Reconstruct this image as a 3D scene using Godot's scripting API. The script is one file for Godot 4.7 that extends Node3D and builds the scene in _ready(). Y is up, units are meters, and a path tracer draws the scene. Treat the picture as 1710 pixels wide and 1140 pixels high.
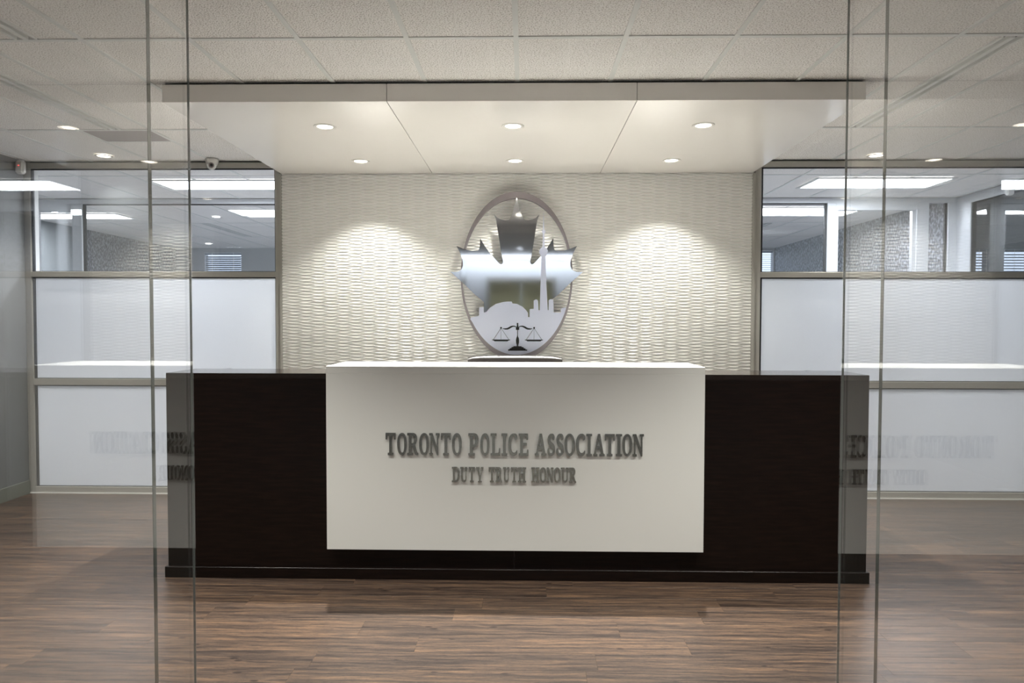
extends Node3D
# Reception of an office: glass doors in front, desk, emblem on a wave-relief wall, glazed offices behind.
# x to the right, y up; d is the distance in front of the viewpoint (z = -d). Metres.

const CEIL := 2.767      # underside of the ceiling grid
const CANOPY := 2.661    # underside of the white canopy
const EYE := 1.4618

var used := {}
var M := {}
var boxes := {}
var rng := RandomNumberGenerator.new()

# ------------------------------------------------------------------ helpers
func v(x, y, d) -> Vector3:
	return Vector3(x, y, -d)

func numbered(called: String) -> String:
	var n: int = used.get(called, 0)
	used[called] = n + 1
	return called if n == 0 else "%s_%03d" % [called, n]

func origin_of(n: Node) -> Vector3:
	var p := Vector3.ZERO
	while n is Node3D and n != self:
		p += n.position
		n = n.get_parent()
	return p

func thing(called: String, label: String, category: String, at := Vector3.ZERO, group := "") -> Node3D:
	var o := Node3D.new()
	o.name = numbered(called)
	add_child(o)
	o.position = at
	o.set_meta("label", label)
	o.set_meta("category", category)
	if group: o.set_meta("group", group)
	return o

func structure(called: String, at := Vector3.ZERO, label := "") -> Node3D:
	var o := Node3D.new()
	o.name = numbered(called)
	add_child(o)
	o.position = at
	o.set_meta("kind", "structure")
	if label: o.set_meta("label", label)
	return o

func put(parent: Node, called: String, mesh: Mesh, mat: Material, at := Vector3.ZERO) -> MeshInstance3D:
	# at: world place of the mesh's own origin (parents are never turned when parts are added)
	var o := MeshInstance3D.new()
	o.mesh = mesh
	o.material_override = mat
	o.name = numbered(called) if parent == self else called
	parent.add_child(o, true)
	o.position = at - (Vector3.ZERO if parent == self else origin_of(parent))
	return o

func chamfered(size: Vector3, b: float) -> ArrayMesh:
	var key := "%s|%s" % [size.snapped(Vector3.ONE * 0.0001), b]
	if boxes.has(key): return boxes[key]
	var h := size * 0.5
	var st := SurfaceTool.new()
	st.begin(Mesh.PRIMITIVE_TRIANGLES)
	var e := h - Vector3.ONE * b
	var axes := [Vector3.RIGHT, Vector3.UP, Vector3.BACK]
	for a in 3:
		for s in [-1.0, 1.0]:
			var n: Vector3 = axes[a] * s
			var p: Vector3 = axes[(a + 1) % 3]
			var q: Vector3 = axes[(a + 2) % 3]
			var c := n * h.dot(axes[a])
			var ep: float = e.dot(p)
			var eq: float = e.dot(q)
			quad(st, c - p * ep - q * eq, c + p * ep - q * eq, c + p * ep + q * eq, c - p * ep + q * eq, n)
	if b > 0.0:
		for a in 3:
			var r: Vector3 = axes[a]
			var p: Vector3 = axes[(a + 1) % 3]
			var q: Vector3 = axes[(a + 2) % 3]
			for s in [-1.0, 1.0]:
				for t in [-1.0, 1.0]:
					var o1: Vector3 = p * s * h.dot(p) + q * t * e.dot(q)
					var o2: Vector3 = p * s * e.dot(p) + q * t * h.dot(q)
					var l: Vector3 = r * e.dot(r)
					quad(st, o1 - l, o1 + l, o2 + l, o2 - l, (p * s + q * t).normalized())
		for sx in [-1.0, 1.0]:
			for sy in [-1.0, 1.0]:
				for sz in [-1.0, 1.0]:
					var s := Vector3(sx, sy, sz)
					tri(st, Vector3(h.x, e.y, e.z) * s, Vector3(e.x, h.y, e.z) * s, Vector3(e.x, e.y, h.z) * s, s.normalized())
	var m := st.commit()
	boxes[key] = m
	return m

func tri(st: SurfaceTool, a: Vector3, b: Vector3, c: Vector3, n: Vector3):
	var order := [a, b, c] if (b - a).cross(c - a).dot(n) < 0.0 else [a, c, b]
	for p in order:
		st.set_normal(n)
		st.set_uv(Vector2(p.x + p.z, p.y))
		st.add_vertex(p)

func quad(st: SurfaceTool, a: Vector3, b: Vector3, c: Vector3, e: Vector3, n: Vector3):
	tri(st, a, b, c, n)
	tri(st, a, c, e, n)

func block(parent: Node, called: String, x0, x1, y0, y1, d0, d1, mat: Material, bevel := 0.0) -> MeshInstance3D:
	var size := Vector3(x1 - x0, y1 - y0, d1 - d0)
	return put(parent, called, chamfered(size, minf(bevel, 0.45 * minf(size.x, minf(size.y, size.z)))), mat, v((x0 + x1) * 0.5, (y0 + y1) * 0.5, (d0 + d1) * 0.5))

func wall(called: String, x0, x1, y0, y1, d0, d1, mat: Material) -> MeshInstance3D:
	var o := block(self, called, x0, x1, y0, y1, d0, d1, mat)
	o.set_meta("kind", "structure")
	return o

func lathe(profile: Array, n := 32) -> ArrayMesh:
	# profile: Vector2(radius, height) from bottom to top, smooth except where two points repeat
	var st := SurfaceTool.new()
	st.begin(Mesh.PRIMITIVE_TRIANGLES)
	for i in profile.size() - 1:
		var a: Vector2 = profile[i]
		var b: Vector2 = profile[i + 1]
		var t := (b - a)
		if t.length() < 1e-6: continue
		var nn := Vector2(t.y, -t.x).normalized()
		for k in n:
			var u0 := TAU * k / n
			var u1 := TAU * (k + 1) / n
			var p := func(q: Vector2, u: float) -> Vector3: return Vector3(q.x * cos(u), q.y, q.x * sin(u))
			var nv := func(u: float) -> Vector3: return Vector3(nn.x * cos(u), nn.y, nn.x * sin(u))
			var P := [p.call(a, u0), p.call(a, u1), p.call(b, u1), p.call(b, u0)]
			var N := [nv.call(u0), nv.call(u1), nv.call(u1), nv.call(u0)]
			for t3 in [[0, 1, 2], [0, 2, 3]]:
				var A: Vector3 = P[t3[0]]
				var B: Vector3 = P[t3[1]]
				var C: Vector3 = P[t3[2]]
				var cr := (B - A).cross(C - A)
				if cr.length() < 1e-12: continue
				var seq: Array = t3 if cr.dot(N[t3[0]] + N[t3[1]] + N[t3[2]]) < 0.0 else [t3[0], t3[2], t3[1]]
				for i3 in seq:
					st.set_normal(N[i3])
					st.add_vertex(P[i3])
	return st.commit()

func turned(m: Mesh, b: Basis) -> ArrayMesh:
	var st := SurfaceTool.new()
	st.append_from(m, 0, Transform3D(b, Vector3.ZERO))
	return st.commit()

func plate(points: PackedVector2Array, depth: float) -> ArrayMesh:
	# outline in x, y; faces at z = 0 (front, towards +z) and z = -depth
	var st := SurfaceTool.new()
	st.begin(Mesh.PRIMITIVE_TRIANGLES)
	var idx := Geometry2D.triangulate_polygon(points)
	for i in range(0, idx.size(), 3):
		var a := points[idx[i]]
		var b := points[idx[i + 1]]
		var c := points[idx[i + 2]]
		tri(st, Vector3(a.x, a.y, 0), Vector3(b.x, b.y, 0), Vector3(c.x, c.y, 0), Vector3.BACK)
		tri(st, Vector3(a.x, a.y, -depth), Vector3(b.x, b.y, -depth), Vector3(c.x, c.y, -depth), Vector3.FORWARD)
	var turn := -1.0 if Geometry2D.is_polygon_clockwise(points) else 1.0
	for i in points.size():
		var a := points[i]
		var b := points[(i + 1) % points.size()]
		if a.distance_to(b) < 1e-6: continue
		var n := Vector2(b.y - a.y, a.x - b.x).normalized() * turn
		quad(st, Vector3(a.x, a.y, 0), Vector3(b.x, b.y, 0), Vector3(b.x, b.y, -depth), Vector3(a.x, a.y, -depth), Vector3(n.x, n.y, 0))
	return st.commit()

# ------------------------------------------------------------------ materials
func mat(color: Color, rough := 0.8, metal := 0.0) -> StandardMaterial3D:
	var m := StandardMaterial3D.new()
	m.albedo_color = color
	m.roughness = rough
	m.metallic = metal
	return m

func noise_tex(size: int, freq: float, ramp: Array, seed_ := 1, bump := false, octaves := 4) -> NoiseTexture2D:
	var f := FastNoiseLite.new()
	f.noise_type = FastNoiseLite.TYPE_SIMPLEX_SMOOTH
	f.seed = seed_
	f.frequency = freq
	f.fractal_octaves = octaves
	var t := NoiseTexture2D.new()
	t.width = size
	t.height = size
	t.seamless = true
	t.noise = f
	if bump:
		t.as_normal_map = true
		t.bump_strength = 6.0
	else:
		var g := Gradient.new()
		g.offsets = PackedFloat32Array(range(ramp.size()).map(func(i): return float(i) / (ramp.size() - 1)))
		g.colors = PackedColorArray(ramp)
		t.color_ramp = g
	return t

func glass(alpha := 0.012, color := Color(0.72, 0.80, 0.76)) -> StandardMaterial3D:
	var m := mat(Color(color.r, color.g, color.b, alpha), 0.0)
	m.transparency = BaseMaterial3D.TRANSPARENCY_ALPHA
	return m

func glow(color: Color, energy: float) -> StandardMaterial3D:
	var m := mat(Color(0.9, 0.9, 0.9), 0.4)
	m.emission_enabled = true
	m.emission = color
	m.emission_energy_multiplier = energy
	return m

func make_materials():
	# acoustic tile: fine worm-track fissures and pinholes
	var tile := mat(Color(0.965, 0.955, 0.945), 0.95)
	tile.albedo_texture = noise_tex(512, 0.075, [Color(0.66, 0.64, 0.62), Color(0.84, 0.83, 0.82), Color(1, 1, 1), Color(1, 1, 1), Color(1, 1, 1)], 3, false, 3)
	tile.uv1_triplanar = true
	tile.uv1_world_triplanar = true
	tile.uv1_scale = Vector3.ONE * 2.6
	tile.normal_enabled = true
	tile.normal_texture = noise_tex(512, 0.075, [], 3, true, 3)
	tile.normal_scale = 0.7
	M.tile = tile
	M.grid = mat(Color(0.86, 0.865, 0.855), 0.45)
	M.plenum = mat(Color(0.12, 0.12, 0.12), 0.9)
	M.canopy = mat(Color(0.93, 0.915, 0.895), 0.13)
	M.relief = mat(Color(0.94, 0.932, 0.915), 0.28)
	M.alu = mat(Color(0.66, 0.65, 0.62), 0.36, 0.1)
	M.base = mat(Color(0.50, 0.51, 0.475), 0.45)
	M.alu_cool = mat(Color(0.78, 0.79, 0.80), 0.4, 0.3)
	M.gasket = mat(Color(0.09, 0.09, 0.10), 0.6)
	M.slot = mat(Color(0.10, 0.09, 0.09), 0.7)
	M.wall_grey = mat(Color(0.485, 0.49, 0.49), 0.7)
	M.wall_white = mat(Color(0.86, 0.86, 0.85), 0.8)
	M.wall_office = mat(Color(0.60, 0.60, 0.60), 0.8)
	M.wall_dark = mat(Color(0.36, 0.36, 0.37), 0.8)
	M.lobby_wall = mat(Color(0.86, 0.87, 0.88), 0.6)
	M.wall_plain = mat(Color(0.50, 0.515, 0.52), 0.75)
	M.lobby_ceiling = mat(Color(0.68, 0.67, 0.66), 0.8)
	M.lobby_floor = mat(Color(0.72, 0.70, 0.67), 0.35)
	M.carpet = mat(Color(0.62, 0.62, 0.63), 0.95)
	M.white = mat(Color(0.90, 0.90, 0.885), 0.35)
	M.solid_surface = mat(Color(0.885, 0.885, 0.865), 0.42)
	M.plastic = mat(Color(0.86, 0.86, 0.84), 0.4)
	M.black = mat(Color(0.03, 0.03, 0.032), 0.25)
	M.grille = mat(Color(0.60, 0.57, 0.57), 0.7)
	M.glass = glass()
	M.window_glass = glass(0.02, Color(0.8, 0.84, 0.86))
	M.glass_edge = mat(Color(0.42, 0.44, 0.42), 0.12)
	M.film = mat(Color(0.93, 0.94, 0.955), 0.6)
	M.film.backlight_enabled = true
	M.film.backlight = Color(0.95, 0.95, 0.95)
	M.steel_mirror = mat(Color(0.82, 0.835, 0.855), 0.055, 1.0)
	M.steel_brushed = mat(Color(0.88, 0.89, 0.95), 0.34, 1.0)
	M.steel_ring = mat(Color(0.62, 0.59, 0.60), 0.42, 1.0)
	M.steel_letter = mat(Color(0.62, 0.62, 0.60), 0.2, 1.0)
	M.elevator = mat(Color(0.70, 0.69, 0.56), 0.3, 0.4)
	M.leather = mat(Color(0.12, 0.105, 0.095), 0.33)
	M.chrome = mat(Color(0.75, 0.75, 0.76), 0.15, 1.0)
	M.blind = mat(Color(0.42, 0.45, 0.51), 0.5)
	M.led = glow(Color(1.0, 0.2, 0.15), 1.5)
	M.lens = glow(Color(1.0, 0.96, 0.89), 5.0)
	M.lens_cool = glow(Color(0.95, 0.97, 1.0), 5.0)
	M.diffuser = glow(Color(0.95, 0.97, 1.0), 3.0)
	M.trim = mat(Color(0.80, 0.79, 0.77), 0.35)
	# espresso veneer: dark, faint horizontal figure
	var esp := mat(Color(1, 1, 1), 0.32)
	esp.albedo_texture = noise_tex(512, 0.02, [Color(0.055, 0.036, 0.030), Color(0.085, 0.055, 0.044), Color(0.125, 0.08, 0.062)], 9)
	esp.metallic_specular = 0.32
	esp.uv1_triplanar = true
	esp.uv1_world_triplanar = true
	esp.uv1_scale = Vector3(0.45, 5.0, 0.45)
	M.espresso = esp
	M.espresso_top = mat(Color(0.12, 0.085, 0.07), 0.12)
	# mottled grey wallcovering
	var wp := mat(Color(1, 1, 1), 0.55)
	wp.albedo_texture = noise_tex(512, 0.03, [Color(0.16, 0.165, 0.18), Color(0.20, 0.21, 0.225), Color(0.42, 0.43, 0.46), Color(0.66, 0.68, 0.72), Color(0.72, 0.74, 0.78)], 21, false, 6)
	wp.uv1_triplanar = true
	wp.uv1_world_triplanar = true
	wp.uv1_scale = Vector3(1.5, 1.0, 1.5)
	M.wallcover = wp
	M.planks = plank_material()

func plank_material() -> StandardMaterial3D:
	# eight boards, one above another, 1024 x 128 pixels each
	var w := 1024
	var hb := 128
	var n := 8
	var img := Image.create_empty(w, hb * n, false, Image.FORMAT_RGB8)
	var broad := FastNoiseLite.new()
	broad.seed = 11
	broad.frequency = 1.0
	broad.fractal_octaves = 3
	var fine := FastNoiseLite.new()
	fine.seed = 12
	fine.frequency = 1.0
	fine.fractal_octaves = 2
	var warp := FastNoiseLite.new()
	warp.seed = 13
	warp.frequency = 1.0
	warp.fractal_octaves = 2
	var bytes := PackedByteArray()
	bytes.resize(w * hb * n * 3)
	rng.seed = 77
	var dark := Color(0.165, 0.128, 0.112)
	var grey := Color(0.275, 0.226, 0.194)
	var mid := Color(0.35, 0.278, 0.225)
	var light := Color(0.455, 0.358, 0.275)
	for b in n:
		var bias: float = [0.04, -0.10, 0.08, -0.04, 0.10, -0.07, 0.0, 0.05][b]
		var knots := []
		for k in rng.randi_range(1, 3):
			knots.append(Vector3(rng.randf_range(60, w - 60), rng.randf_range(20, hb - 20), rng.randf_range(4.0, 8.0)))
		for j in hb:
			for i in w:
				var y := float(j)
				var k_dark := 0.0
				for k in knots:
					var dx: float = (i - k.x) * 0.42
					var dy: float = j - k.y
					var r: float = sqrt(dx * dx + dy * dy)
					if r < 5.0 * k.z:
						y += signf(dy) * maxf(0.0, 1.0 - r / (5.0 * k.z)) * k.z * 1.2
						k_dark = maxf(k_dark, clampf((k.z - r) / 3.0, 0.0, 1.0))
				y += 5.0 * warp.get_noise_2d(i * 0.004 + b * 31.0, j * 0.01)
				var t := 0.5 + bias + 0.62 * broad.get_noise_2d(i * 0.0016 + b * 57.0, y * 0.045) + 0.42 * fine.get_noise_2d(i * 0.008 + b * 91.0, y * 0.30)
				var g := fine.get_noise_2d(i * 0.022 + b * 17.0, y * 0.55 + 300.0)
				if g > 0.28: t -= (g - 0.28) * 1.5
				t = clampf(t, 0.0, 1.0)
				var c := dark.lerp(grey, t * 3.0) if t < 0.333 else (grey.lerp(mid, t * 3.0 - 1.0) if t < 0.667 else mid.lerp(light, t * 3.0 - 2.0))
				c = c.lerp(Color(0.16, 0.12, 0.10), k_dark * 0.85)
				var at := ((b * hb + j) * w + i) * 3
				bytes[at] = int(clampf(c.r, 0, 1) * 255)
				bytes[at + 1] = int(clampf(c.g, 0, 1) * 255)
				bytes[at + 2] = int(clampf(c.b, 0, 1) * 255)
	img = Image.create_from_data(w, hb * n, false, Image.FORMAT_RGB8, bytes)
	var m := mat(Color(1, 1, 1), 0.40)
	m.albedo_texture = ImageTexture.create_from_image(img)
	return m

# ------------------------------------------------------------------ lamps
func spot(at: Vector3, energy: float, color: Color, angle := 52.0, soft := 0.7, size := 0.016):
	var l := SpotLight3D.new()
	l.name = numbered("downlight_beam")
	l.light_color = color
	l.light_energy = energy
	l.spot_angle = angle
	l.spot_angle_attenuation = 0.9 if angle > 70.0 else (0.62 if angle == 52.0 else soft)
	l.spot_range = 14.0
	l.spot_attenuation = 2.0
	l.light_size = size
	l.shadow_enabled = true
	add_child(l)
	l.position = at
	l.rotation = Vector3(-PI / 2, 0, 0)

func area(at: Vector3, size: Vector2, energy: float, color: Color):
	var l := AreaLight3D.new()
	l.name = numbered("panel_beam")
	l.area_size = size
	l.light_color = color
	l.light_energy = energy
	l.area_range = 14.0
	l.area_attenuation = 2.0
	l.area_normalize_energy = true
	l.shadow_enabled = true
	add_child(l)
	l.position = at
	l.rotation = Vector3(-PI / 2, 0, 0)

func downlight(x: float, y: float, d: float, label: String, group: String, energy: float, color: Color, lens: Material, angle := 56.0):
	var t := thing("downlight", label, "ceiling light", v(x, y, d), group)
	put(t, "trim_ring", lathe([Vector2(0.048, -0.001), Vector2(0.050, -0.004), Vector2(0.066, -0.004), Vector2(0.069, -0.002), Vector2(0.069, 0.0)], 40), M.trim, v(x, y, d))
	put(t, "lamp_lens", lathe([Vector2(0.0, -0.0062), Vector2(0.025, -0.0058), Vector2(0.048, -0.001)], 32), lens, v(x, y, d))
	if energy > 0.0:
		spot(v(x, y - 0.02, d), energy, color, angle)

func troffer(x0: float, x1: float, d0: float, d1: float, label: String, energy: float):
	var t := thing("troffer_light", label, "ceiling light", v((x0 + x1) * 0.5, CEIL, (d0 + d1) * 0.5), "fluorescent panels behind the glass partitions")
	var f := 0.03
	block(t, "frame", x0 - f, x1 + f, CEIL - 0.012, CEIL - 0.002, d0 - f, d0, M.grid)
	block(t, "frame", x0 - f, x1 + f, CEIL - 0.012, CEIL - 0.002, d1, d1 + f, M.grid)
	block(t, "frame", x0 - f, x0, CEIL - 0.012, CEIL - 0.002, d0, d1, M.grid)
	block(t, "frame", x1, x1 + f, CEIL - 0.012, CEIL - 0.002, d0, d1, M.grid)
	block(t, "lamp_diffuser", x0, x1, CEIL - 0.008, CEIL - 0.002, d0, d1, M.diffuser)
	area(v((x0 + x1) * 0.5, CEIL - 0.02, (d0 + d1) * 0.5), Vector2(x1 - x0, d1 - d0), energy, Color(0.93, 0.96, 1.0))

# ------------------------------------------------------------------ setting
func tiled_ceiling(label: String, x0: float, x1: float, d0: float, d1: float, skip: Array):
	# lay-in tiles of 508 x 1524 mm on exposed bars; skip: [column, row, kind]
	var c := structure("ceiling", v((x0 + x1) * 0.5, CEIL, (d0 + d1) * 0.5), label)
	block(c, "slab", x0, x1, CEIL + 0.12, CEIL + 0.22, d0, d1, M.plenum)
	var gx := func(k: int) -> float: return -0.0474 + 0.508 * k
	var gd := func(j: int) -> float: return 3.2413 + 1.524 * j
	var ka := int(floor((x0 + 0.0474) / 0.508))
	var kb := int(ceil((x1 + 0.0474) / 0.508))
	var ja := int(floor((d0 - 3.2413) / 1.524))
	var jb := int(ceil((d1 - 3.2413) / 1.524))
	var t := 0.012
	for k in range(ka, kb + 1):
		var x: float = gx.call(k)
		if x > x0 + t and x < x1 - t: block(c, "grid_bar", x - t, x + t, CEIL, CEIL + 0.03, d0, d1, M.grid)
	for j in range(ja, jb + 1):
		var d: float = gd.call(j)
		if d > d0 + t and d < d1 - t: block(c, "cross_bar", x0, x1, CEIL + 0.001, CEIL + 0.02, d - t, d + t, M.grid)
	for k in range(ka, kb):
		for j in range(ja, jb):
			var a := maxf(gx.call(k) + 0.006, x0)
			var b := minf(gx.call(k + 1) - 0.006, x1)
			var e := maxf(gd.call(j) + 0.006, d0)
			var f := minf(gd.call(j + 1) - 0.006, d1)
			if b - a < 0.03 or f - e < 0.03: continue
			var y := CEIL + 0.005 + 0.002 * fposmod(sin(k * 12.9 + j * 78.2) * 43758.5, 1.0)
			var kind := ""
			for s in skip:
				if s[0] == k and s[1] == j: kind = s[2]
			if kind == "slot":
				var m: float = (gx.call(k) + gx.call(k + 1)) * 0.5
				block(c, "ceiling_tile", a, m - 0.056, y, y + 0.016, e, f, M.tile)
				block(c, "ceiling_tile", m + 0.056, b, y, y + 0.016, e, f, M.tile)
			elif kind == "grille":
				block(c, "ceiling_tile", a, b, y, y + 0.016, e + 0.30, f, M.tile)
			else:
				block(c, "ceiling_tile", a, b, y, y + 0.016, e, f, M.tile)

func slot_diffuser(x: float, d0: float, d1: float, label: String):
	var t := thing("slot_diffuser", label, "air vent", v(x, CEIL, (d0 + d1) * 0.5), "linear slot diffusers")
	for s in [-0.048, 0.0, 0.048]:
		var w := 0.006 if s != 0.0 else 0.012
		block(t, "rail", x + s - w, x + s + w, CEIL - 0.004, CEIL + 0.02, d0 + 0.02, d1 - 0.02, M.grid, 0.002)
	for s in [-0.027, 0.027]:
		block(t, "slot", x + s - 0.0145, x + s + 0.0145, CEIL + 0.016, CEIL + 0.02, d0 + 0.02, d1 - 0.02, M.slot)

func floor_planks():
	var f := structure("floor", v(0, 0, 3.6), "brown wood-look plank floor in front of the reception desk")
	block(f, "subfloor", -4.172, 4.35, -0.12, -0.011, 1.70, 5.75, M.plenum)
	var variants := []
	for i in 16:
		for full in [true]:
			variants.append(plank_mesh(1.2192 - 0.0004, 0.1524 - 0.0004, i))
	rng.seed = 5
	var cut := {}
	var j0 := -8
	var j1 := 19
	for j in range(j0, j1):
		var da := 2.843 + 0.1524 * j
		var db := da + 0.1524
		if da < 1.65: continue
		var off := rng.randf_range(0.0, 1.2192)
		var x := -4.172 - off
		var last := -1
		while x < 4.35:
			var a := maxf(x, -4.172)
			var b := minf(x + 1.2192, 4.35)
			var dd1 := minf(db, 5.75)
			var i := rng.randi_range(0, 15)
			if i == last: i = (i + 5) % 16
			last = i
			if b - a > 0.02 and dd1 - da > 0.01:
				var m: Mesh = variants[i] if (b - a > 1.218 and dd1 == db) else plank_mesh(b - a - 0.0004, dd1 - da - 0.0004, i)
				put(f, "plank", m, M.planks, v((a + b) * 0.5, -0.005, (da + dd1) * 0.5))
			x += 1.2192

func plank_mesh(lx: float, lz: float, i: int) -> ArrayMesh:
	var st := SurfaceTool.new()
	st.begin(Mesh.PRIMITIVE_TRIANGLES)
	var hx := lx * 0.5
	var hz := lz * 0.5
	var b := 0.0003
	var top := 0.005
	var row := i % 8
	var flip := i >= 8
	var uv := func(p: Vector3) -> Vector2:
		var u := (p.x + 0.61) / 1.22
		var w := clampf((p.z + 0.0762) / 0.1524, 0.01, 0.99)
		if flip:
			u = 1.0 - u
			w = 1.0 - w
		return Vector2(clampf(u, 0.001, 0.999), (row + w) / 8.0)
	var faces := [
		[Vector3(-hx + b, top, -hz + b), Vector3(hx - b, top, -hz + b), Vector3(hx - b, top, hz - b), Vector3(-hx + b, top, hz - b), Vector3.UP],
		[Vector3(-hx, top - b, hz), Vector3(hx, top - b, hz), Vector3(hx - b, top, hz - b), Vector3(-hx + b, top, hz - b), Vector3(0, 0.7, 0.7)],
		[Vector3(-hx, top - b, -hz), Vector3(hx, top - b, -hz), Vector3(hx - b, top, -hz + b), Vector3(-hx + b, top, -hz + b), Vector3(0, 0.7, -0.7)],
		[Vector3(-hx, top - b, -hz), Vector3(-hx, top - b, hz), Vector3(-hx + b, top, hz - b), Vector3(-hx + b, top, -hz + b), Vector3(-0.7, 0.7, 0)],
		[Vector3(hx, top - b, -hz), Vector3(hx, top - b, hz), Vector3(hx - b, top, hz - b), Vector3(hx - b, top, -hz + b), Vector3(0.7, 0.7, 0)],
		[Vector3(-hx, -top, hz), Vector3(hx, -top, hz), Vector3(hx, top - b, hz), Vector3(-hx, top - b, hz), Vector3.BACK],
		[Vector3(-hx, -top, -hz), Vector3(hx, -top, -hz), Vector3(hx, top - b, -hz), Vector3(-hx, top - b, -hz), Vector3.FORWARD],
		[Vector3(-hx, -top, -hz), Vector3(-hx, -top, hz), Vector3(-hx, top - b, hz), Vector3(-hx, top - b, -hz), Vector3.LEFT],
		[Vector3(hx, -top, -hz), Vector3(hx, -top, hz), Vector3(hx, top - b, hz), Vector3(hx, top - b, -hz), Vector3.RIGHT],
		[Vector3(-hx, -top, -hz), Vector3(hx, -top, -hz), Vector3(hx, -top, hz), Vector3(-hx, -top, hz), Vector3.DOWN],
	]
	for q in faces:
		for t3 in [[0, 1, 2], [0, 2, 3]]:
			var A: Vector3 = q[t3[0]]
			var B: Vector3 = q[t3[1]]
			var C: Vector3 = q[t3[2]]
			var order: Array = [A, B, C] if (B - A).cross(C - A).dot(q[4]) < 0.0 else [A, C, B]
			for p in order:
				st.set_normal(q[4].normalized())
				st.set_uv(uv.call(p))
				st.add_vertex(p)
	return st.commit()

func relief(x0: float, x1: float, y0: float, y1: float) -> ArrayMesh:
	# wavy ridges that lean towards and away from each other in turn; hollows between them
	var pitch := 0.01296
	var wave := 0.2075
	var k0 := int(floor(y0 / pitch)) - 1
	var k1 := int(ceil(y1 / pitch)) + 1
	var cols := int((x1 - x0) / (wave / 12.0))
	var r := RandomNumberGenerator.new()
	r.seed = 4
	var lean := {}
	var shift := {}
	for k in range(k0, k1 + 2):
		lean[k] = (0.0040 + 0.0014 * r.randf()) * (1.0 if k % 2 == 0 else -1.0)
		shift[k] = r.randf_range(-0.3, 0.3)
	var verts := PackedVector3Array()
	var rows := 0
	for k in range(k0, k1):
		for s in 4:
			var t: float = [0.0, 0.26, 0.56, 0.82][s]
			var hollow: float = [0.0, 0.34, 0.78, 1.0][s]
			for i in cols + 1:
				var x := lerpf(x0, x1, float(i) / cols)
				var ya: float = k * pitch + lean[k] * cos(TAU * (x + 0.05) / wave + shift[k])
				var yb: float = (k + 1) * pitch + lean[k + 1] * cos(TAU * (x + 0.05) / wave + shift[k + 1])
				var gap := yb - ya
				var depth := 0.0090 * pow(gap / pitch, 1.3)
				var y := clampf(lerpf(ya, yb, t), y0, y1)
				verts.append(Vector3(x, y, -depth * hollow))
			rows += 1
	var norms := PackedVector3Array()
	norms.resize(verts.size())
	var w := cols + 1
	for j in rows:
		for i in w:
			var a := verts[j * w + mini(i + 1, cols)] - verts[j * w + maxi(i - 1, 0)]
			var b := verts[mini(j + 1, rows - 1) * w + i] - verts[maxi(j - 1, 0) * w + i]
			var n := a.cross(b)
			norms[j * w + i] = n.normalized() if n.length() > 1e-12 and n.z > 0.0 else Vector3.BACK
	var idx := PackedInt32Array()
	for j in rows - 1:
		for i in cols:
			var p := j * w + i
			idx.append_array([p, p + w, p + 1, p + 1, p + w, p + w + 1])
	var arrays := []
	arrays.resize(Mesh.ARRAY_MAX)
	arrays[Mesh.ARRAY_VERTEX] = verts
	arrays[Mesh.ARRAY_NORMAL] = norms
	arrays[Mesh.ARRAY_INDEX] = idx
	var m := ArrayMesh.new()
	m.add_surface_from_arrays(Mesh.PRIMITIVE_TRIANGLES, arrays)
	return m

func partition(called: String, label: String, x0: float, x1: float, jamb_left: float, jamb_right: float):
	# storefront of aluminium bars: clear pane above, two frosted panes below
	var w := structure(called, v((x0 + x1) * 0.5, 0, 5.72), label)
	var fa := 5.695
	var fb := 5.745
	block(w, "jamb", x0, x0 + jamb_left, 0.0, CEIL, fa, fb, M.alu, 0.002)
	block(w, "jamb", x1 - jamb_right, x1, 0.0, CEIL, fa, fb, M.alu, 0.002)
	var a := x0 + jamb_left
	var b := x1 - jamb_right
	var bars := [[0.0, 0.056], [0.912, 0.966], [1.815, 1.860], [2.712, CEIL - 0.008]]
	for r in bars:
		block(w, "rail", a, b, r[0], r[1], fa, fb, M.alu, 0.002)
	block(w, "gasket", a, b, CEIL - 0.008, CEIL, fa + 0.008, fb, M.gasket)  # dark strip standing in for the shaded gap under the ceiling
	block(w, "floor_bead", x0, x1, 0.0, 0.009, fa - 0.008, fa, M.white)
	for i in 3:
		var y0: float = bars[i][1]
		var y1: float = bars[i + 1][0]
		var g := 0.009
		block(w, "gasket", a, a + 0.018, y0, y1, 5.712, 5.728, M.gasket)
		block(w, "gasket", b - g, b, y0, y1, 5.712, 5.728, M.gasket)
		block(w, "gasket", a, b, y0, y0 + 0.005, 5.712, 5.728, M.gasket)
		block(w, "gasket", a, b, y1 - g, y1, 5.712, 5.728, M.gasket)
		block(w, "pane", a, b, y0, y1, 5.717, 5.723, M.window_glass)
		if i < 2:
			block(w, "frosted_film", a, b, y0, y1, 5.7235, 5.7238, M.film)

func slats(parent: Node, x0: float, x1: float, y0: float, y1: float, d: float, tilt: float, pitch := 0.038):
	var m := turned(chamfered(Vector3(x1 - x0, 0.0015, pitch * 0.96), 0.0), Basis(Vector3.RIGHT, tilt))
	var y := y1 - pitch
	while y > y0:
		put(parent, "slat", m, M.blind, v((x0 + x1) * 0.5, y, d))
		y -= pitch

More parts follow.
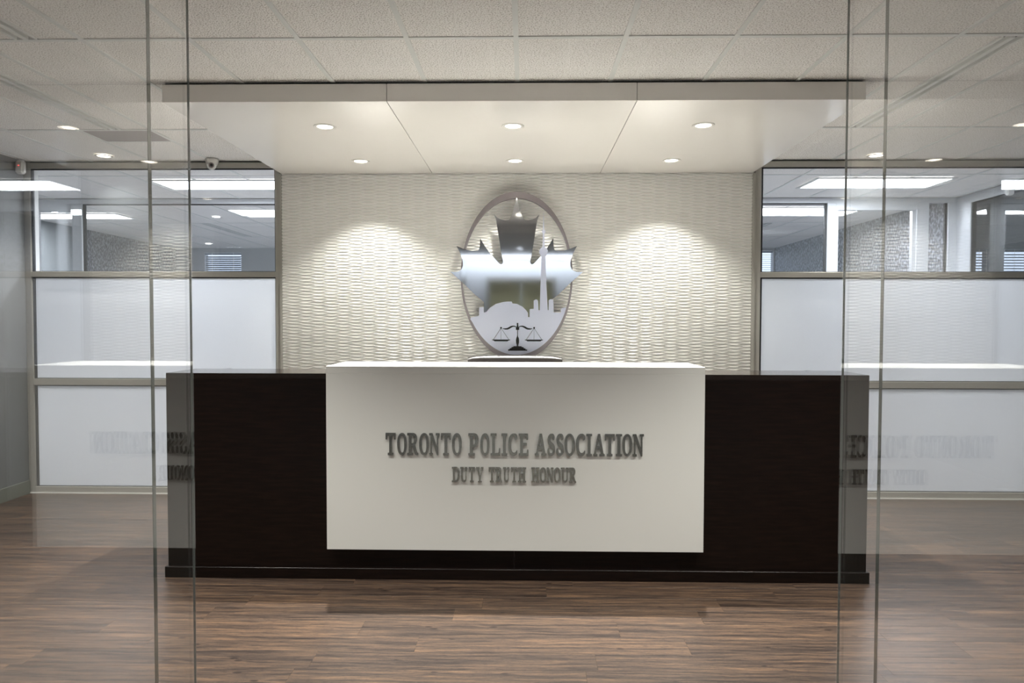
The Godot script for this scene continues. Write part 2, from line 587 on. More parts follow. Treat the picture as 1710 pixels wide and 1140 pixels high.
func window_blind(x0: float, x1: float, y0: float, y1: float, d: float, tilt: float, label: String):
	var t := thing("venetian_blind", label, "blind", v((x0 + x1) * 0.5, y0, d), "venetian blinds on the outer windows")
	block(t, "head_rail", x0, x1, y1 - 0.03, y1, d - 0.025, d + 0.025, M.blind)
	slats(t, x0 + 0.005, x1 - 0.005, y0 + 0.02, y1 - 0.03, d, tilt)
	block(t, "bottom_rail", x0, x1, y0, y0 + 0.02, d - 0.02, d + 0.02, M.blind)
	for x in [lerpf(x0, x1, 0.2), lerpf(x0, x1, 0.8)]:
		block(t, "cord", x - 0.002, x + 0.002, y0, y1, d - 0.028, d - 0.026, M.white)

func setting():
	floor_planks()
	wall("floor", -6.5, 8.1, -0.12, 0.0, 5.75, 12.75, M.carpet).set_meta("label", "grey carpet of the offices behind the glass")
	wall("floor", -4.172, 4.35, -0.12, 0.0, -2.0, 1.70, M.lobby_floor).set_meta("label", "pale stone floor of the lift lobby")
	# reception
	tiled_ceiling("off-white acoustic tile ceiling of the reception", -4.172, 4.35, 1.70, 5.745, [[-6, 0, "slot"], [-5, -1, "slot"], [4, 0, "slot"], [-6, 1, "grille"]])
	tiled_ceiling("tile ceiling of the corridor and office behind the glass", -6.5, 4.6, 5.745, 12.6, [[-9, 4, "slot"], [6, 4, "slot"]])
	wall("ceiling", 4.6, 8.1, CEIL, CEIL + 0.1, 5.745, 9.8, M.wall_dark)
	wall("ceiling", -4.172, 4.35, 2.66, 2.9, -2.0, 1.70, M.lobby_ceiling)
	slot_diffuser(-2.841, 3.2413, 4.7653, "long slot diffuser in the left ceiling beside the grey access panel")
	slot_diffuser(-2.333, 1.7173, 3.2413, "slot diffuser cut off by the upper left corner of the photo")
	slot_diffuser(2.2386, 3.2413, 4.7653, "long slot diffuser in the right ceiling beside the canopy")
	slot_diffuser(-4.3654, 9.3373, 10.8613, "dark slot diffuser in the office ceiling above the dim blind")
	slot_diffuser(3.2546, 9.3373, 10.8613, "slot diffuser in the office ceiling seen right of the emblem wall")
	var gr := thing("access_panel", "plain mauve-grey access panel set in the left ceiling", "ceiling panel", v(-2.841, CEIL, 4.92))
	block(gr, "panel", -3.09, -2.593, CEIL + 0.004, CEIL + 0.018, 4.772, 5.066, M.grille)
	block(gr, "edge_bar", -3.09, -2.593, CEIL + 0.002, CEIL + 0.018, 5.067, 5.077, M.grid)
	# walls
	wall("wall_left", -4.32, -4.172, 0.0, CEIL + 0.2, -2.0, 5.745, M.wall_grey)
	wall("wall_right", 4.35, 4.50, 0.0, CEIL + 0.2, -2.0, 5.745, M.wall_grey)
	wall("wall_back", -2.03, 1.87, 0.0, CEIL + 0.2, 5.745, 5.87, M.wall_white)
	wall("wall_corridor_left", -6.5, -4.172, 0.0, CEIL + 0.2, 5.745, 5.87, M.wall_white)
	wall("wall_corridor_right", 4.35, 8.1, 0.0, CEIL + 0.2, 5.745, 5.87, M.wall_white)
	wall("wall_office_left", -6.65, -6.42, 0.0, CEIL + 0.2, 5.745, 9.95, M.wall_plain)
	wall("wall_office_left", -6.65, -6.42, 0.0, CEIL + 0.2, 9.95, 12.75, M.wallcover)
	wall("wall_office_right", 4.5, 4.62, 0.0, CEIL + 0.2, 7.52, 12.6, M.wallcover)
	for s in [[-6.5, -5.89, 0.0, CEIL], [-5.21, 3.2, 0.0, CEIL], [4.48, 4.62, 0.0, CEIL], [-5.89, -5.21, 0.0, 0.9], [3.2, 4.48, 0.0, 0.9], [-5.89, -5.21, 2.69, CEIL], [3.2, 4.48, 2.73, CEIL]]:
		wall("wall_office_far", s[0], s[1], s[2], s[3] + (0.2 if s[3] == CEIL else 0.0), 12.6, 12.75, M.wall_office)
	for s in [[4.62, 6.16, 0.0, CEIL], [6.337, 6.54, 0.0, CEIL], [7.2, 8.1, 0.0, CEIL], [6.16, 6.337, 0.0, 0.9], [6.54, 7.2, 0.0, 0.9], [6.16, 6.337, 2.45, CEIL], [6.54, 7.2, 2.45, CEIL]]:
		wall("wall_side_office", s[0], s[1], s[2], s[3], 9.6, 9.75, M.wall_dark)
	wall("wall_side_office", 8.0, 8.1, 0.0, CEIL, 5.87, 9.6, M.wall_dark)
	wall("wall_lobby_left", -4.32, -4.172, 0.0, 2.9, -2.0, -1.99, M.lobby_wall)
	# lift lobby behind the viewpoint
	wall("wall_lobby", -4.172, -0.72, 0.0, 2.9, -2.15, -1.95, M.lobby_wall)
	wall("wall_lobby", 0.56, 4.35, 0.0, 2.9, -2.15, -1.95, M.lobby_wall)
	wall("wall_lobby", -0.72, 0.56, 2.26, 2.9, -2.15, -1.95, M.lobby_wall)
	var lift := structure("door_3", v(-0.08, 0, -1.98), "pair of centre-opening lift doors")
	block(lift, "door_leaf", -0.68, -0.083, 0.0, 2.20, -2.10, -2.06, M.elevator)
	block(lift, "door_leaf", -0.077, 0.52, 0.0, 2.20, -2.10, -2.06, M.elevator)
	block(lift, "frame", -0.74, -0.68, 0.0, 2.28, -2.14, -1.93, M.alu)
	block(lift, "frame", 0.52, 0.58, 0.0, 2.28, -2.14, -1.93, M.alu)
	block(lift, "frame", -0.68, 0.52, 2.20, 2.28, -2.14, -1.93, M.alu)
	# baseboard
	wall("baseboard_left", -4.172, -4.160, 0.0, 0.11, 1.77, 5.69, M.base)
	wall("baseboard_right", 4.338, 4.35, 0.0, 0.11, 1.92, 5.69, M.base)
	# partitions either side of the feature wall
	partition("window_1", "aluminium glazed partition left of the emblem wall, frosted below", -4.172, -2.03, 0.051, 0.04)
	partition("window_2", "aluminium glazed partition right of the emblem wall, frosted below", 1.87, 4.35, 0.049, 0.05)
	office_partition()
	var fw := structure("wall_feature", v(-0.084, 0, 5.70), "white wall of wavy horizontal relief behind the desk")
	block(fw, "backing", -2.01, 1.842, 0.0, CANOPY, 5.695, 5.745, M.white)
	put(fw, "wave_panel", relief(-2.01, -0.0785, 0.0, CANOPY - 0.001), M.relief, v(0, 0, 5.683))
	put(fw, "wave_panel", relief(-0.0765, 1.842, 0.0, CANOPY - 0.001), M.relief, v(0, 0, 5.683))
	block(fw, "edge_strip", -2.03, -2.01, 0.0, CANOPY, 5.681, 5.745, M.alu)
	block(fw, "edge_strip", 1.842, 1.87, 0.0, CANOPY, 5.681, 5.745, M.alu)

func office_partition():
	var w := structure("window_3", v(0, 0, 7.47), "white-framed inner partition between corridor and office")
	var a := 7.45
	var b := 7.52
	block(w, "header", -6.5, 4.6, 2.715, CEIL, a, b, M.alu_cool)
	for s in [[-6.5, -6.40], [-5.40, -5.32], [-4.93, -4.82], [-1.9, -1.82], [2.1, 2.2], [3.21, 3.30], [4.15, 4.28], [4.48, 4.6]]:
		block(w, "mullion", s[0], s[1], 0.0, 2.715, a, b, M.alu_cool, 0.003)
	block(w, "door_head", -5.32, -4.93, 2.63, 2.715, a, b, M.alu_cool)
	block(w, "door_head", 3.30, 4.15, 2.64, 2.715, a, b, M.alu_cool)
	block(w, "door_stile", 3.30, 3.33, 0.0, 2.64, a + 0.01, b - 0.01, M.alu_cool)
	block(w, "door_stile", 4.11, 4.15, 0.0, 2.64, a + 0.01, b - 0.01, M.alu_cool)
	for s in [[-4.82, -4.80, 0], [3.19, 3.21, 0], [4.46, 4.48, 0]]:
		block(w, "gasket", s[0], s[1], 0.0, 2.715, a + 0.02, b - 0.02, M.gasket)
	for s in [[-4.82, -1.9], [2.2, 3.21]]:
		block(w, "gasket", s[0], s[1], 2.705, 2.715, a + 0.02, b - 0.02, M.gasket)
	block(w, "wall_panel", -1.82, 2.1, 0.0, 2.715, a, b, M.wall_white)
	for s in [[-6.4, -5.4, 2.715], [-5.32, -4.93, 2.63], [-4.80, -1.9, 2.705], [2.2, 3.19, 2.705], [3.33, 4.11, 2.64], [4.28, 4.46, 2.715]]:
		block(w, "pane", s[0], s[1], 0.0, s[2], 7.482, 7.488, M.window_glass)
	# short glazed partition across the right end of the corridor
	var e := structure("window_4", v(4.6, 0, 6.6), "glazed end of the corridor on the right")
	block(e, "header", 4.57, 4.63, 2.68, CEIL, 5.87, 7.45, M.alu_cool)
	block(e, "mullion", 4.57, 4.63, 0.0, 2.68, 7.22, 7.45, M.alu_cool)
	block(e, "mullion", 4.57, 4.63, 0.0, 2.68, 5.87, 6.0, M.alu_cool)
	block(e, "gasket", 4.58, 4.62, 0.0, 2.68, 7.20, 7.22, M.gasket)
	block(e, "gasket", 4.58, 4.62, 2.67, 2.68, 6.0, 7.20, M.gasket)
	block(e, "pane", 4.597, 4.603, 0.0, 2.67, 6.0, 7.20, M.window_glass)
	window_blind(-5.88, -5.22, 0.92, 2.68, 12.63, 1.0, "venetian blind at the end of the office seen left of the emblem wall")
	window_blind(3.22, 4.46, 0.92, 2.72, 12.63, 0.25, "venetian blind on the bright window seen right of the emblem wall")
	window_blind(6.165, 6.332, 0.92, 2.44, 9.62, 0.5, "narrow venetian blind in the dark office on the far right")
	window_blind(6.545, 7.195, 0.92, 2.44, 9.62, 0.5, "wider venetian blind at the right edge of the photo")

func entrance():
	# two frameless glass leaves standing open towards the viewer, fixed panes beside them
	for s in [["door_1", "left frameless glass door standing open", -0.886, 1.815, -1.0], ["door_2", "right frameless glass door standing open", 0.894, 1.960, 1.0]]:
		var x: float = s[2]
		var d: float = s[3]
		var o := structure(s[0], v(x, 0, d), s[1])
		block(o, "glass_leaf", x - 0.006, x + 0.006, 0.012, 2.60, d - 0.91, d - 0.0015, M.glass)
		block(o, "polished_edge", x - 0.0028, x + 0.0028, 0.012, 2.60, d - 0.0014, d, M.glass_edge)
		block(o, "patch_fitting", x - 0.016, x + 0.016, 2.55, 2.62, d - 0.16, d + 0.002, M.steel_brushed, 0.002)
		block(o, "patch_fitting", x - 0.016, x + 0.016, 0.006, 0.07, d - 0.16, d + 0.002, M.steel_brushed, 0.002)
		for k in [-1.0, 1.0]:
			var pull := lathe([Vector2(0.0, -0.45), Vector2(0.012, -0.45), Vector2(0.012, 0.45), Vector2(0.0, 0.45)], 16)
			put(o, "pull_handle", pull, M.steel_brushed, v(x + k * 0.05, 1.1, d - 0.84))
			for y in [0.75, 1.45]:
				block(o, "handle_post", minf(x, x + k * 0.05), maxf(x, x + k * 0.05), y - 0.006, y + 0.006, d - 0.846, d - 0.834, M.steel_brushed)
	for s in [["window_5", "fixed glass pane left of the open doors", -4.172, -0.958, 1.748], ["window_6", "fixed glass pane right of the open doors", 0.973, 4.35, 1.900]]:
		var o := structure(s[0], v((s[2] + s[3]) * 0.5, 0, s[4]), s[1])
		var left: bool = s[2] < 0.0
		var xa: float = s[2] if left else s[2] + 0.0014
		var xb: float = s[3] - 0.0014 if left else s[3]
		block(o, "glass_leaf", xa, xb, 0.02, 2.70, s[4], s[4] + 0.015, M.glass)
		var e: float = s[3] if left else s[2]
		block(o, "polished_edge", e - 0.0014 if left else e, e if left else e + 0.0014, 0.02, 2.70, s[4], s[4] + 0.015, M.glass_edge)
		block(o, "floor_channel", s[2], s[3], 0.0, 0.03, s[4] - 0.008, s[4] + 0.02, M.alu)
		block(o, "head_channel", s[2], s[3], 2.70, CEIL, s[4] - 0.008, s[4] + 0.02, M.alu)

# ------------------------------------------------------------------ things
func canopy():
	var t := thing("ceiling_canopy", "wide glossy white dropped canopy of three panels above the desk", "canopy", v(-0.084, CANOPY, 3.818))
	var g := 0.0015
	for s in [[-2.01, -0.765 - g], [-0.765 + g, 0.606 - g], [0.606 + g, 1.842]]:
		block(t, "panel", s[0], s[1], CANOPY, CEIL - 0.009, 3.818, 5.694, M.canopy, 0.0015)
	block(t, "core", -2.0, 1.83, CANOPY + 0.01, CEIL - 0.001, 3.832, 5.69, M.slot)  # coloured dark so the gap above the panels reads as shadow

func desk():
	var t := thing("reception_desk", "long espresso wood reception desk with a white front panel and ledge", "desk", v(-0.06, 0, 4.2))
	var x0 := -2.03
	var x1 := 1.9065
	var top := 1.161
	block(t, "front_panel", x0, -0.0615, 0.05, top - 0.03, 3.856, 3.886, M.espresso, 0.001)
	block(t, "front_panel", -0.0595, x1, 0.05, top - 0.03, 3.856, 3.886, M.espresso, 0.001)
	block(t, "ledge_top", x0, x1, top - 0.03, top, 3.856, 4.206, M.espresso_top, 0.001)
	block(t, "plinth", x0 - 0.012, x1 + 0.012, 0.0, 0.062, 3.838, 3.868, M.espresso, 0.002)
	for x in [x0, x1 - 0.03]:
		block(t, "side_panel", x, x + 0.03, 0.0, top - 0.03, 3.886, 4.66, M.espresso, 0.001)
	block(t, "unseen_work_surface", x0 + 0.03, x1 - 0.03, 0.71, 0.74, 3.886, 4.62, M.white, 0.001)  # out of view; white to bounce lamp light up to canopy and wall
	block(t, "unseen_rear_panel", x0 + 0.03, x1 - 0.03, 0.74, top - 0.03, 4.186, 4.206, M.white, 0.001)  # also hidden, kept white for the same upward bounce
	var p := block(t, "white_panel", -1.105, 0.987, 0.181, 1.166, 3.801, 3.856, M.solid_surface, 0.0012)
	p.set_meta("label", "large off-white front panel carrying metal lettering")
	block(t, "white_ledge", -1.105, 0.987, 1.166, 1.206, 3.801, 4.215, M.solid_surface, 0.0015)

func lettering():
	var rows := [
		["TORONTO POLICE ASSOCIATION", 0.7145, 0.838, "large polished metal letters TORONTO POLICE ASSOCIATION on the white desk panel", 0.0, [
			641.2, 658.2, 660.9, 677.3, 678.0, 696.8, 698.2, 715.0, 715.3, 732.9, 735.2, 752.0, 754.0, 770.5, 781.7, 799.0, 802.0, 817.6, 819.4, 835.8, 837.8, 847.6, 849.0, 864.7, 866.8, 883.3,
			894.2, 913.9, 915.3, 928.2, 930.0, 943.0, 944.0, 961.6, 963.3, 979.0, 980.8, 990.4, 992.5, 1011.8, 1012.0, 1028.5, 1030.6, 1040.9, 1041.3, 1058.0, 1058.7, 1077.4]],
		["DUTY TRUTH HONOUR", 0.5665, 0.6505, "smaller polished metal letters DUTY TRUTH HONOUR below the large line", 0.0, [
			753.7, 767.0, 767.9, 780.0, 782.0, 793.1, 794.8, 807.3, 816.0, 827.3, 827.7, 838.9, 840.5, 851.3, 853.8, 865.0, 865.7, 879.5, 888.3, 902.0, 902.2, 913.9, 914.1, 925.8, 926.2, 937.7, 938.1, 951.3, 951.8, 964.0]],
	]
	# the numbers are letter edges measured along the panel, 306.2 to the metre
	var font := SystemFont.new()
	font.font_names = PackedStringArray(["Droid Serif"])
	font.font_weight = 700
	var bold := FontVariation.new()
	bold.base_font = font
	bold.variation_embolden = 0.4
	for r in rows:
		var t := thing("metal_lettering", r[3], "lettering", v(-0.06, r[1], 3.79))
		var k := 0
		for ch in r[0]:
			if ch == " ": continue
			var tm := TextMesh.new()
			tm.font = font if ch == "Y" else bold
			tm.text = ch
			tm.font_size = 96
			tm.pixel_size = 0.01
			tm.depth = 0.1
			tm.curve_step = 1.0
			var box := tm.get_aabb()
			var a: float = -0.772 + (r[5][2 * k] - 641.2) / 306.2
			var b: float = -0.772 + (r[5][2 * k + 1] - 641.2) / 306.2
			var sx: float = (b - a) / box.size.x
			var sy: float = (r[2] - r[1]) / box.size.y
			var st := SurfaceTool.new()
			var tf := Transform3D(Basis().scaled(Vector3(sx, sy, 0.08)), Vector3.ZERO)
			tf.origin = Vector3(-sx * (box.position.x + box.size.x * 0.5), -sy * (box.position.y + box.size.y * 0.5), 0.0)
			for s in tm.get_surface_count():
				st.append_from(tm, s, tf)
			put(t, "letter", st.commit(), M.steel_letter, v((a + b) * 0.5, (r[1] + r[2]) * 0.5, 3.793))
			k += 1

func lp(pts: Array) -> PackedVector2Array:
	# outline units to metres about the emblem's centre
	var out := PackedVector2Array()
	for p in pts: out.append(Vector2((p[0] - 508.0) * 0.001349, (573.0 - p[1]) * 0.001349))
	return out

func ellipse_ring(a: float, b: float, ca: float, cb: float, c: float, e: float, depth: float) -> ArrayMesh:
	# outer half-axes a, b about (0, ca); inner c, e about (0, cb)
	var st := SurfaceTool.new()
	st.begin(Mesh.PRIMITIVE_TRIANGLES)
	var n := 120
	for i in n:
		var u0 := TAU * i / n
		var u1 := TAU * (i + 1) / n
		var o0 := Vector3(a * cos(u0), ca + b * sin(u0), 0)
		var o1 := Vector3(a * cos(u1), ca + b * sin(u1), 0)
		var i0 := Vector3(c * cos(u0), cb + e * sin(u0), 0)
		var i1 := Vector3(c * cos(u1), cb + e * sin(u1), 0)
		var z := Vector3(0, 0, -depth)
		quad(st, i0, o0, o1, i1, Vector3.BACK)
		quad(st, i0 + z, o0 + z, o1 + z, i1 + z, Vector3.FORWARD)
		var m := Vector3(cos((u0 + u1) * 0.5) / a, sin((u0 + u1) * 0.5) / b, 0).normalized()
		quad(st, o0, o1, o1 + z, o0 + z, m)
		quad(st, i0, i1, i1 + z, i0 + z, -m)
	return st.commit()

func emblem():
	var cx := -0.072
	var cy := 1.816
	var t := thing("wall_emblem", "large steel emblem with maple leaf, city skyline and scales inside an oval ring", "emblem", v(cx, cy, 5.56))
	var U := 0.001349
	put(t, "oval_ring", ellipse_ring(335 * U, 504 * U, 1 * U, -3 * U, 325 * U, 467 * U, 0.035), M.steel_ring, v(cx, cy, 5.590))
	var half := [[508, 104], [499, 140], [490, 175], [480, 202], [470, 224], [461, 238], [440, 240], [415, 236], [393, 226], [372, 204], [384, 235], [392, 280], [402, 345], [414, 420], [423, 465], [427, 482], [425, 496], [418, 502], [408, 499], [395, 487], [370, 460], [340, 425], [318, 393], [302, 367], [289, 345], [290, 370], [288, 398], [284, 413], [277, 422], [250, 423], [215, 417], [180, 406], [149, 393], [163, 420], [174, 443], [183, 468], [188, 492], [187, 513], [180, 530], [168, 541], [150, 547], [112, 547], [150, 580], [200, 624], [250, 674], [290, 707], [314, 728], [314, 830]]
	var full := half.duplicate()
	for i in range(half.size() - 1, 0, -1): full.append([1016 - half[i][0], half[i][1]])
	put(t, "maple_leaf", plate(lp(full), 0.008), M.steel_mirror, v(cx, cy, 5.575))
	var sky := [[231, 828], [240, 818], [262, 815], [266, 812], [285, 809], [285, 760], [312, 757], [313, 790], [328, 786], [350, 761], [385, 738], [430, 726], [455, 724], [480, 724], [484, 735], [512, 738], [545, 755], [566, 776], [577, 791], [578, 816], [586, 817], [587, 768], [611, 767], [611, 718], [621, 711], [631, 712], [637, 720], [640, 775], [647, 775], [650, 640], [654, 540], [656, 456], [645, 440], [642, 424], [649, 409], [661, 400], [663, 380], [664, 322], [658, 311], [659, 303], [664, 299], [667, 215], [668, 180], [669, 215], [672, 299], [678, 303], [680, 311], [673, 322], [675, 380], [677, 400], [688, 409], [694, 424], [690, 440], [680, 456], [682, 540], [687, 640], [695, 775], [699, 775], [700, 716], [708, 710], [721, 710], [728, 716], [730, 788], [773, 790], [773, 765], [800, 757], [803, 768]]
	for i in 41:
		# lower arc of the oval, right to left
		var y0 := (768.0 - 576.0) / 467.0
		var a0 := asin(y0)
		var a1 := PI - asin((828.0 - 576.0) / 467.0)
		var u := lerpf(a0, a1, (i + 1) / 42.0)
		sky.append([508.0 + 324.0 * cos(u), 576.0 + 466.0 * sin(u)])
	put(t, "skyline_plate", plate(lp(sky), 0.008), M.steel_brushed, v(cx, cy, 5.562))
	# scales of justice: outline units of 1 / 9.5 of the above grid's 1 / 3.562
	var sc := put(t, "balance_scale", plate(scale_pts([[555, 908], [862, 908], [862, 890], [836, 887], [833, 872], [809, 868], [802, 851], [776, 848], [770, 836], [722, 835], [720, 822], [732, 780], [734, 735], [726, 700], [716, 680], [714, 655], [713, 578], [734, 574], [734, 545], [724, 530], [720, 500], [718, 488], [722, 478], [718, 468], [708, 464], [698, 468], [694, 478], [698, 488], [697, 500], [692, 530], [682, 545], [682, 574], [703, 578], [703, 655], [700, 680], [690, 700], [682, 735], [684, 780], [697, 822], [695, 835], [645, 836], [640, 848], [614, 851], [608, 866], [586, 869], [582, 884], [560, 888]]), 0.004), M.black, v(cx, cy, 5.557))
	for s in [1.0, -1.0]:
		var mx := func(pts: Array) -> Array: return pts.map(func(p): return [708.0 + s * (p[0] - 708.0), p[1]])
		put(sc, "beam", plate(scale_pts(mx.call([[690, 525], [665, 511], [630, 508], [600, 515], [570, 532], [545, 545], [510, 551], [470, 553], [470, 560], [510, 571], [545, 572], [575, 562], [605, 543], [635, 528], [665, 527], [690, 540]])), 0.003), M.black, v(cx, cy, 5.5575))
		put(sc, "pan", plate(scale_pts(mx.call([[302, 730], [592, 730], [592, 737], [560, 748], [553, 758], [340, 758], [333, 748], [302, 737]])), 0.003), M.black, v(cx, cy, 5.5575))
		var ring := []
		for i in 16: ring.append([445.0 + 14.0 * cos(TAU * i / 16.0), 543.0 + 14.0 * sin(TAU * i / 16.0)])
		put(sc, "knob", plate(scale_pts(mx.call(ring)), 0.003), M.black, v(cx, cy, 5.5575))
		for e in [[322, 3.2], [445, 1.8], [570, 3.2]]:
			var dx: float = e[1]
			put(sc, "chain", plate(scale_pts(mx.call([[445 - dx, 548], [445 + dx, 548], [e[0] + dx, 732], [e[0] - dx, 732]])), 0.002), M.black, v(cx, cy, 5.5575))
	for p in [[-0.40, 0.0], [0.40, 0.0], [0.0, 0.655], [0.0, -0.66]]:
		var so := turned(lathe([Vector2(0.0, 0.0), Vector2(0.009, 0.0), Vector2(0.009, 0.07), Vector2(0.0, 0.07)], 16), Basis(Vector3.RIGHT, -PI / 2))
		put(t, "standoff", so, M.steel_brushed, v(cx + p[0] * 1.11, cy + p[1], 5.622))

func scale_pts(pts: Array) -> PackedVector2Array:
	# these outlines use a grid 2.667 times finer, whose origin lies at (249.3, 676.8) of the emblem's grid
	var q := []
	for p in pts: q.append([249.3 + p[0] / 2.667, 676.8 + p[1] / 2.667])
	return lp(q)

func chair():
	var cx := -0.071
	var t := thing("office_chair", "dark leather office chair whose padded top shows above the white ledge", "chair", v(cx, 0, 4.85))
	# padded back, slightly bowed
	var st := SurfaceTool.new()
	st.begin(Mesh.PRIMITIVE_TRIANGLES)
	var nx := 20
	var prof := []   # closed section in (depth, height)
	for i in 25:
		var u := TAU * i / 24.0
		var c := cos(u)
		var s := sin(u)
		prof.append(Vector2(0.045 * signf(c) * pow(absf(c), 0.5), 0.345 + 0.345 * signf(s) * pow(absf(s), 0.16)))
	var at := func(i: int, j: int) -> Vector3:
		var w := -1.0 + 2.0 * i / nx
		var edge := 1.0 - 0.10 * pow(absf(w), 14.0)
		var p: Vector2 = prof[j]
		var hh: float = 0.345 + (p.y - 0.345) * (1.0 - 0.035 * pow(absf(w), 10.0))
		return Vector3(w * 0.326, hh, p.x * edge + 0.05 * w * w)
	for i in nx:
		for j in 24:
			var a: Vector3 = at.call(i, j)
			var b: Vector3 = at.call(i + 1, j)
			var c: Vector3 = at.call(i + 1, j + 1)
			var e: Vector3 = at.call(i, j + 1)
			for p in [a, b, c, a, c, e]:
				st.set_smooth_group(0)
				st.add_vertex(p)
	for i in [0, nx]:
		for j in range(1, 23):
			var a: Vector3 = at.call(i, 0)
			var b: Vector3 = at.call(i, j)
			var c: Vector3 = at.call(i, j + 1)
			for p in ([a, c, b] if i == 0 else [a, b, c]):
				st.set_smooth_group(1)
				st.add_vertex(p)
	st.index()
	st.generate_normals()
	put(t, "backrest", st.commit(), M.leather, v(cx, 0.527, 4.83))
	block(t, "seat", cx - 0.26, cx + 0.26, 0.42, 0.52, 4.55, 5.05, M.leather, 0.035)
	for s in [-1.0, 1.0]:
		block(t, "armrest", cx + s * 0.31 - 0.035, cx + s * 0.31 + 0.035, 0.66, 0.70, 4.62, 4.92, M.leather, 0.015)
		block(t, "arm_post", cx + s * 0.31 - 0.015, cx + s * 0.31 + 0.015, 0.46, 0.66, 4.75, 4.80, M.chrome, 0.004)
		block(t, "arm_bracket", minf(cx + s * 0.2, cx + s * 0.325), maxf(cx + s * 0.2, cx + s * 0.325), 0.405, 0.42, 4.75, 4.80, M.chrome)
	put(t, "gas_column", lathe([Vector2(0.0, 0.08), Vector2(0.03, 0.08), Vector2(0.03, 0.25), Vector2(0.02, 0.25), Vector2(0.02, 0.42), Vector2(0.0, 0.42)], 20), M.chrome, v(cx, 0, 4.8))
	for i in 5:
		var u := TAU * i / 5.0 + 0.3
		var leg := turned(chamfered(Vector3(0.30, 0.03, 0.045), 0.008), Basis(Vector3.UP, u))
		var o := put(t, "base_leg", leg, M.chrome, v(cx, 0.09, 4.8) + Vector3(cos(u), 0, -sin(u)) * 0.16)
		put(o, "caster", turned(lathe([Vector2(0.0, -0.02), Vector2(0.03, -0.02), Vector2(0.03, 0.02), Vector2(0.0, 0.02)], 16), Basis(Vector3.UP, u) * Basis(Vector3.RIGHT, PI / 2)), M.black, v(cx, 0.03, 4.8) + Vector3(cos(u), 0, -sin(u)) * 0.29)

func small_fittings():
	# turret camera under the ceiling
	var c := thing("security_camera", "small off-white turret security camera under the ceiling left of the canopy", "camera", v(-2.556, CEIL, 5.62))
	put(c, "housing", lathe([Vector2(0.030, -0.058), Vector2(0.040, -0.045), Vector2(0.050, -0.02), Vector2(0.052, 0.0), Vector2(0.0, 0.0)], 32), M.trim, v(-2.556, CEIL, 5.62))
	var ball := SphereMesh.new()
	ball.radius = 0.036
	ball.height = 0.072
	put(c, "eyeball", ball, M.plastic, v(-2.556, CEIL - 0.052, 5.612))
	var aim := Basis(Vector3.UP, 0.42) * Basis(Vector3.RIGHT, -PI / 2 + PI + 0.12)
	var dir := Vector3(sin(0.42), -0.12, cos(0.42)).normalized()
	var at := v(-2.556, CEIL - 0.052, 5.612)
	put(c, "lens_ring", turned(lathe([Vector2(0.0, 0.0), Vector2(0.021, 0.0), Vector2(0.021, 0.006), Vector2(0.0, 0.006)], 24), aim), M.grille, at + dir * 0.031)
	put(c, "lens", turned(lathe([Vector2(0.0, 0.0), Vector2(0.011, 0.0), Vector2(0.010, 0.009), Vector2(0.0, 0.010)], 20), aim), M.black, at + dir * 0.0325)
	for s in [["white motion detector with a red light in the upper left corner", -4.125, 5.60, CEIL - 0.065], ["white motion detector in the corridor at the upper right edge", 4.535, 6.60, CEIL - 0.07]]:
		var x: float = s[1]
		var d: float = s[2]
		var y: float = s[3]
		var m := thing("motion_detector", s[0], "motion sensor", v(x, y, d), "motion detectors")
		block(m, "housing", x - 0.034, x + 0.034, y - 0.055, y + 0.055, d - 0.02, d + 0.03, M.plastic, 0.014)
		block(m, "sensor_window", x - 0.024, x + 0.024, y - 0.045, y - 0.005, d - 0.024, d - 0.02, M.white, 0.001)
		block(m, "indicator_light", x - 0.006, x + 0.006, y + 0.008, y + 0.014, d - 0.023, d - 0.02, M.led)

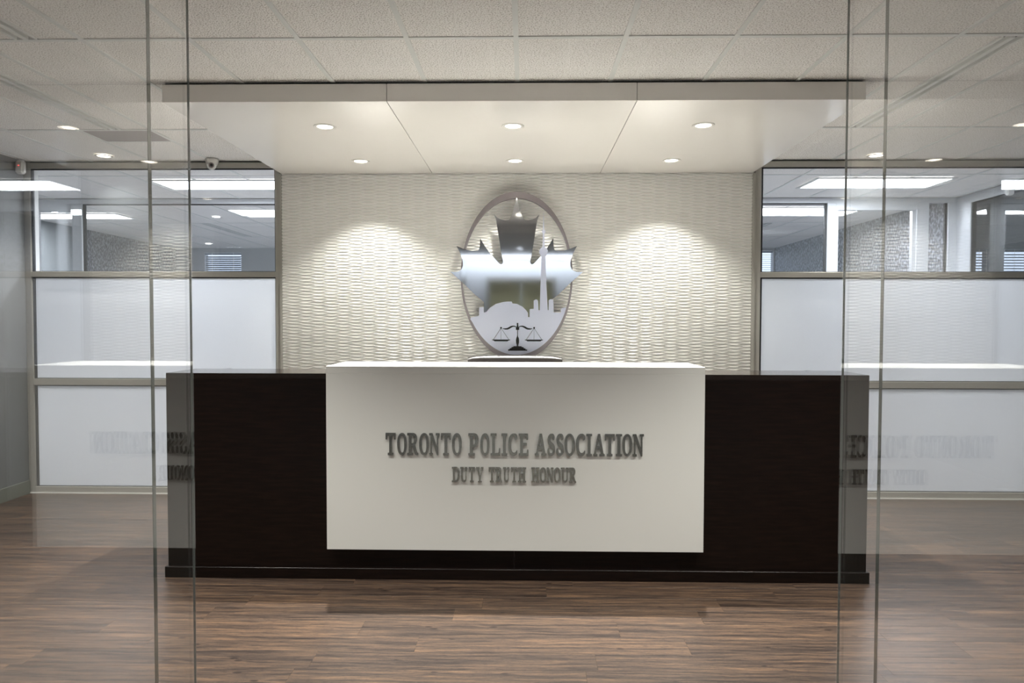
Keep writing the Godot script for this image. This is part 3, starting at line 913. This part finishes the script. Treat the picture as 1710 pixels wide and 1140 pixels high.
# ------------------------------------------------------------------ everything
func _ready():
	# camera
	var yaw := 0.0193
	var pitch := -0.0307
	var roll := 0.002
	var f := Vector3(-sin(yaw) * cos(pitch), sin(pitch), -cos(yaw) * cos(pitch))
	var r := Vector3(cos(yaw), 0, -sin(yaw))
	var u := r.cross(f)
	var cam := Camera3D.new()
	cam.name = "camera"
	cam.fov = rad_to_deg(2.0 * atan(570.0 / 1153.47))
	cam.near = 0.05
	cam.far = 60.0
	add_child(cam)
	cam.transform = Transform3D(Basis(r * cos(roll) + u * sin(roll), -r * sin(roll) + u * cos(roll), -f), Vector3(0, EYE, 0))
	cam.current = true
	# sky seen through the far blinds, exposure
	var env := Environment.new()
	env.background_mode = Environment.BG_COLOR
	env.background_color = Color(0.80, 0.87, 0.97)
	env.background_energy_multiplier = 1.1
	env.tonemap_mode = Environment.TONE_MAPPER_LINEAR
	env.tonemap_exposure = 1.6
	env.sdfgi_enabled = true
	env.ssao_enabled = true
	env.ssil_enabled = true
	var we := WorldEnvironment.new()
	we.name = "environment"
	we.environment = env
	add_child(we)
	make_materials()
	# large panel lights of the corridor and the office
	var cool := Color(0.93, 0.96, 1.0)
	var warm := Color(1.0, 0.992, 0.965)
	troffer(-3.50, -2.28, 6.445, 6.87, "wide ceiling light panel in the corridor left of the emblem wall", 4.7)
	troffer(2.675, 3.885, 6.40, 6.845, "wide ceiling light panel in the corridor right of the emblem wall", 4.7)
	troffer(-3.48, -2.26, 8.31, 8.70, "ceiling light panel in the office behind the left partition", 4.7)
	troffer(-6.25, -5.05, 8.44, 8.84, "ceiling light panel behind the narrow door glass on the far left", 4.7)
	troffer(2.69, 3.90, 8.05, 8.45, "ceiling light panel in the office behind the right partition", 4.7)
	setting()
	entrance()
	canopy()
	desk()
	lettering()
	emblem()
	chair()
	small_fittings()
	# downlights
	var places := ["left", "middle", "right"]
	for i in 3:
		var x: float = [-1.248, -0.08, 1.09][i]
		downlight(x, CANOPY, 4.305, "%s downlight of the front row in the canopy" % places[i], "canopy downlights", 5.6, warm, M.lens, 42.0)
		downlight(x, CANOPY, 5.237, "%s downlight of the back row in the canopy near the wave wall" % places[i], "canopy downlights", 1.5, warm, M.lens, 52.0)
		downlight(x, CEIL, 2.55, "%s recessed ceiling light between the glass doors and the desk" % places[i], "reception downlights", 1.35, warm, M.lens, 44.0)
	downlight(-3.372, CEIL, 5.50, "single downlight in the tile ceiling near the left partition", "reception downlights", 1.5, warm, M.lens)
	downlight(2.765, CEIL, 5.55, "single downlight in the tile ceiling near the right partition", "reception downlights", 1.5, warm, M.lens)
	downlight(-3.45, CEIL, 3.98, "added fill light near the left wall, out of the frame", "reception downlights", 3.0, warm, M.lens)  # unseen lamp, added opposite the right one to light the side floor
	downlight(3.40, CEIL, 3.98, "recessed ceiling light near the right wall, out of the frame", "reception downlights", 2.6, warm, M.lens)
	downlight(-3.93, CEIL, 8.745, "office downlight nearest the bright panel, seen left of the emblem wall", "office downlights", 0.6, cool, M.lens_cool)
	downlight(-3.05, CEIL, 8.95, "office downlight just under the panel beside the emblem wall", "office downlights", 0.6, cool, M.lens_cool)
	downlight(-5.46, CEIL, 11.84, "farthest office downlight above the dim venetian blind", "office downlights", 0.6, cool, M.lens_cool)
	downlight(-2.35, CEIL, 2.55, "added fill light between the left wall and the open left door", "reception downlights", 3.6, warm, M.lens)  # no lamp known here; added for general fill
	downlight(2.0, CEIL, 2.55, "added fill light between the right wall and the open right door", "reception downlights", 3.6, warm, M.lens)  # unseen, added as fill like its left counterpart
	var lb := thing("added_linear_light", "added linear light brightening the top of the lift lobby wall", "ceiling light", v(-0.08, 2.64, -1.75))  # no such fixture seen; added to whiten the wall the leaf mirrors
	block(lb, "housing", -1.4, 1.24, 2.651, 2.659, -1.84, -1.66, M.trim)
	block(lb, "lamp_diffuser", -1.38, 1.22, 2.648, 2.651, -1.82, -1.68, M.diffuser)
	area(v(-0.08, 2.64, -1.75), Vector2(2.6, 0.14), 1.0, cool)
	downlight(-0.10, 2.66, -0.45, "lobby downlight in front of the lift doors", "lobby downlights", 5.0, cool, M.lens_cool, 24.0)
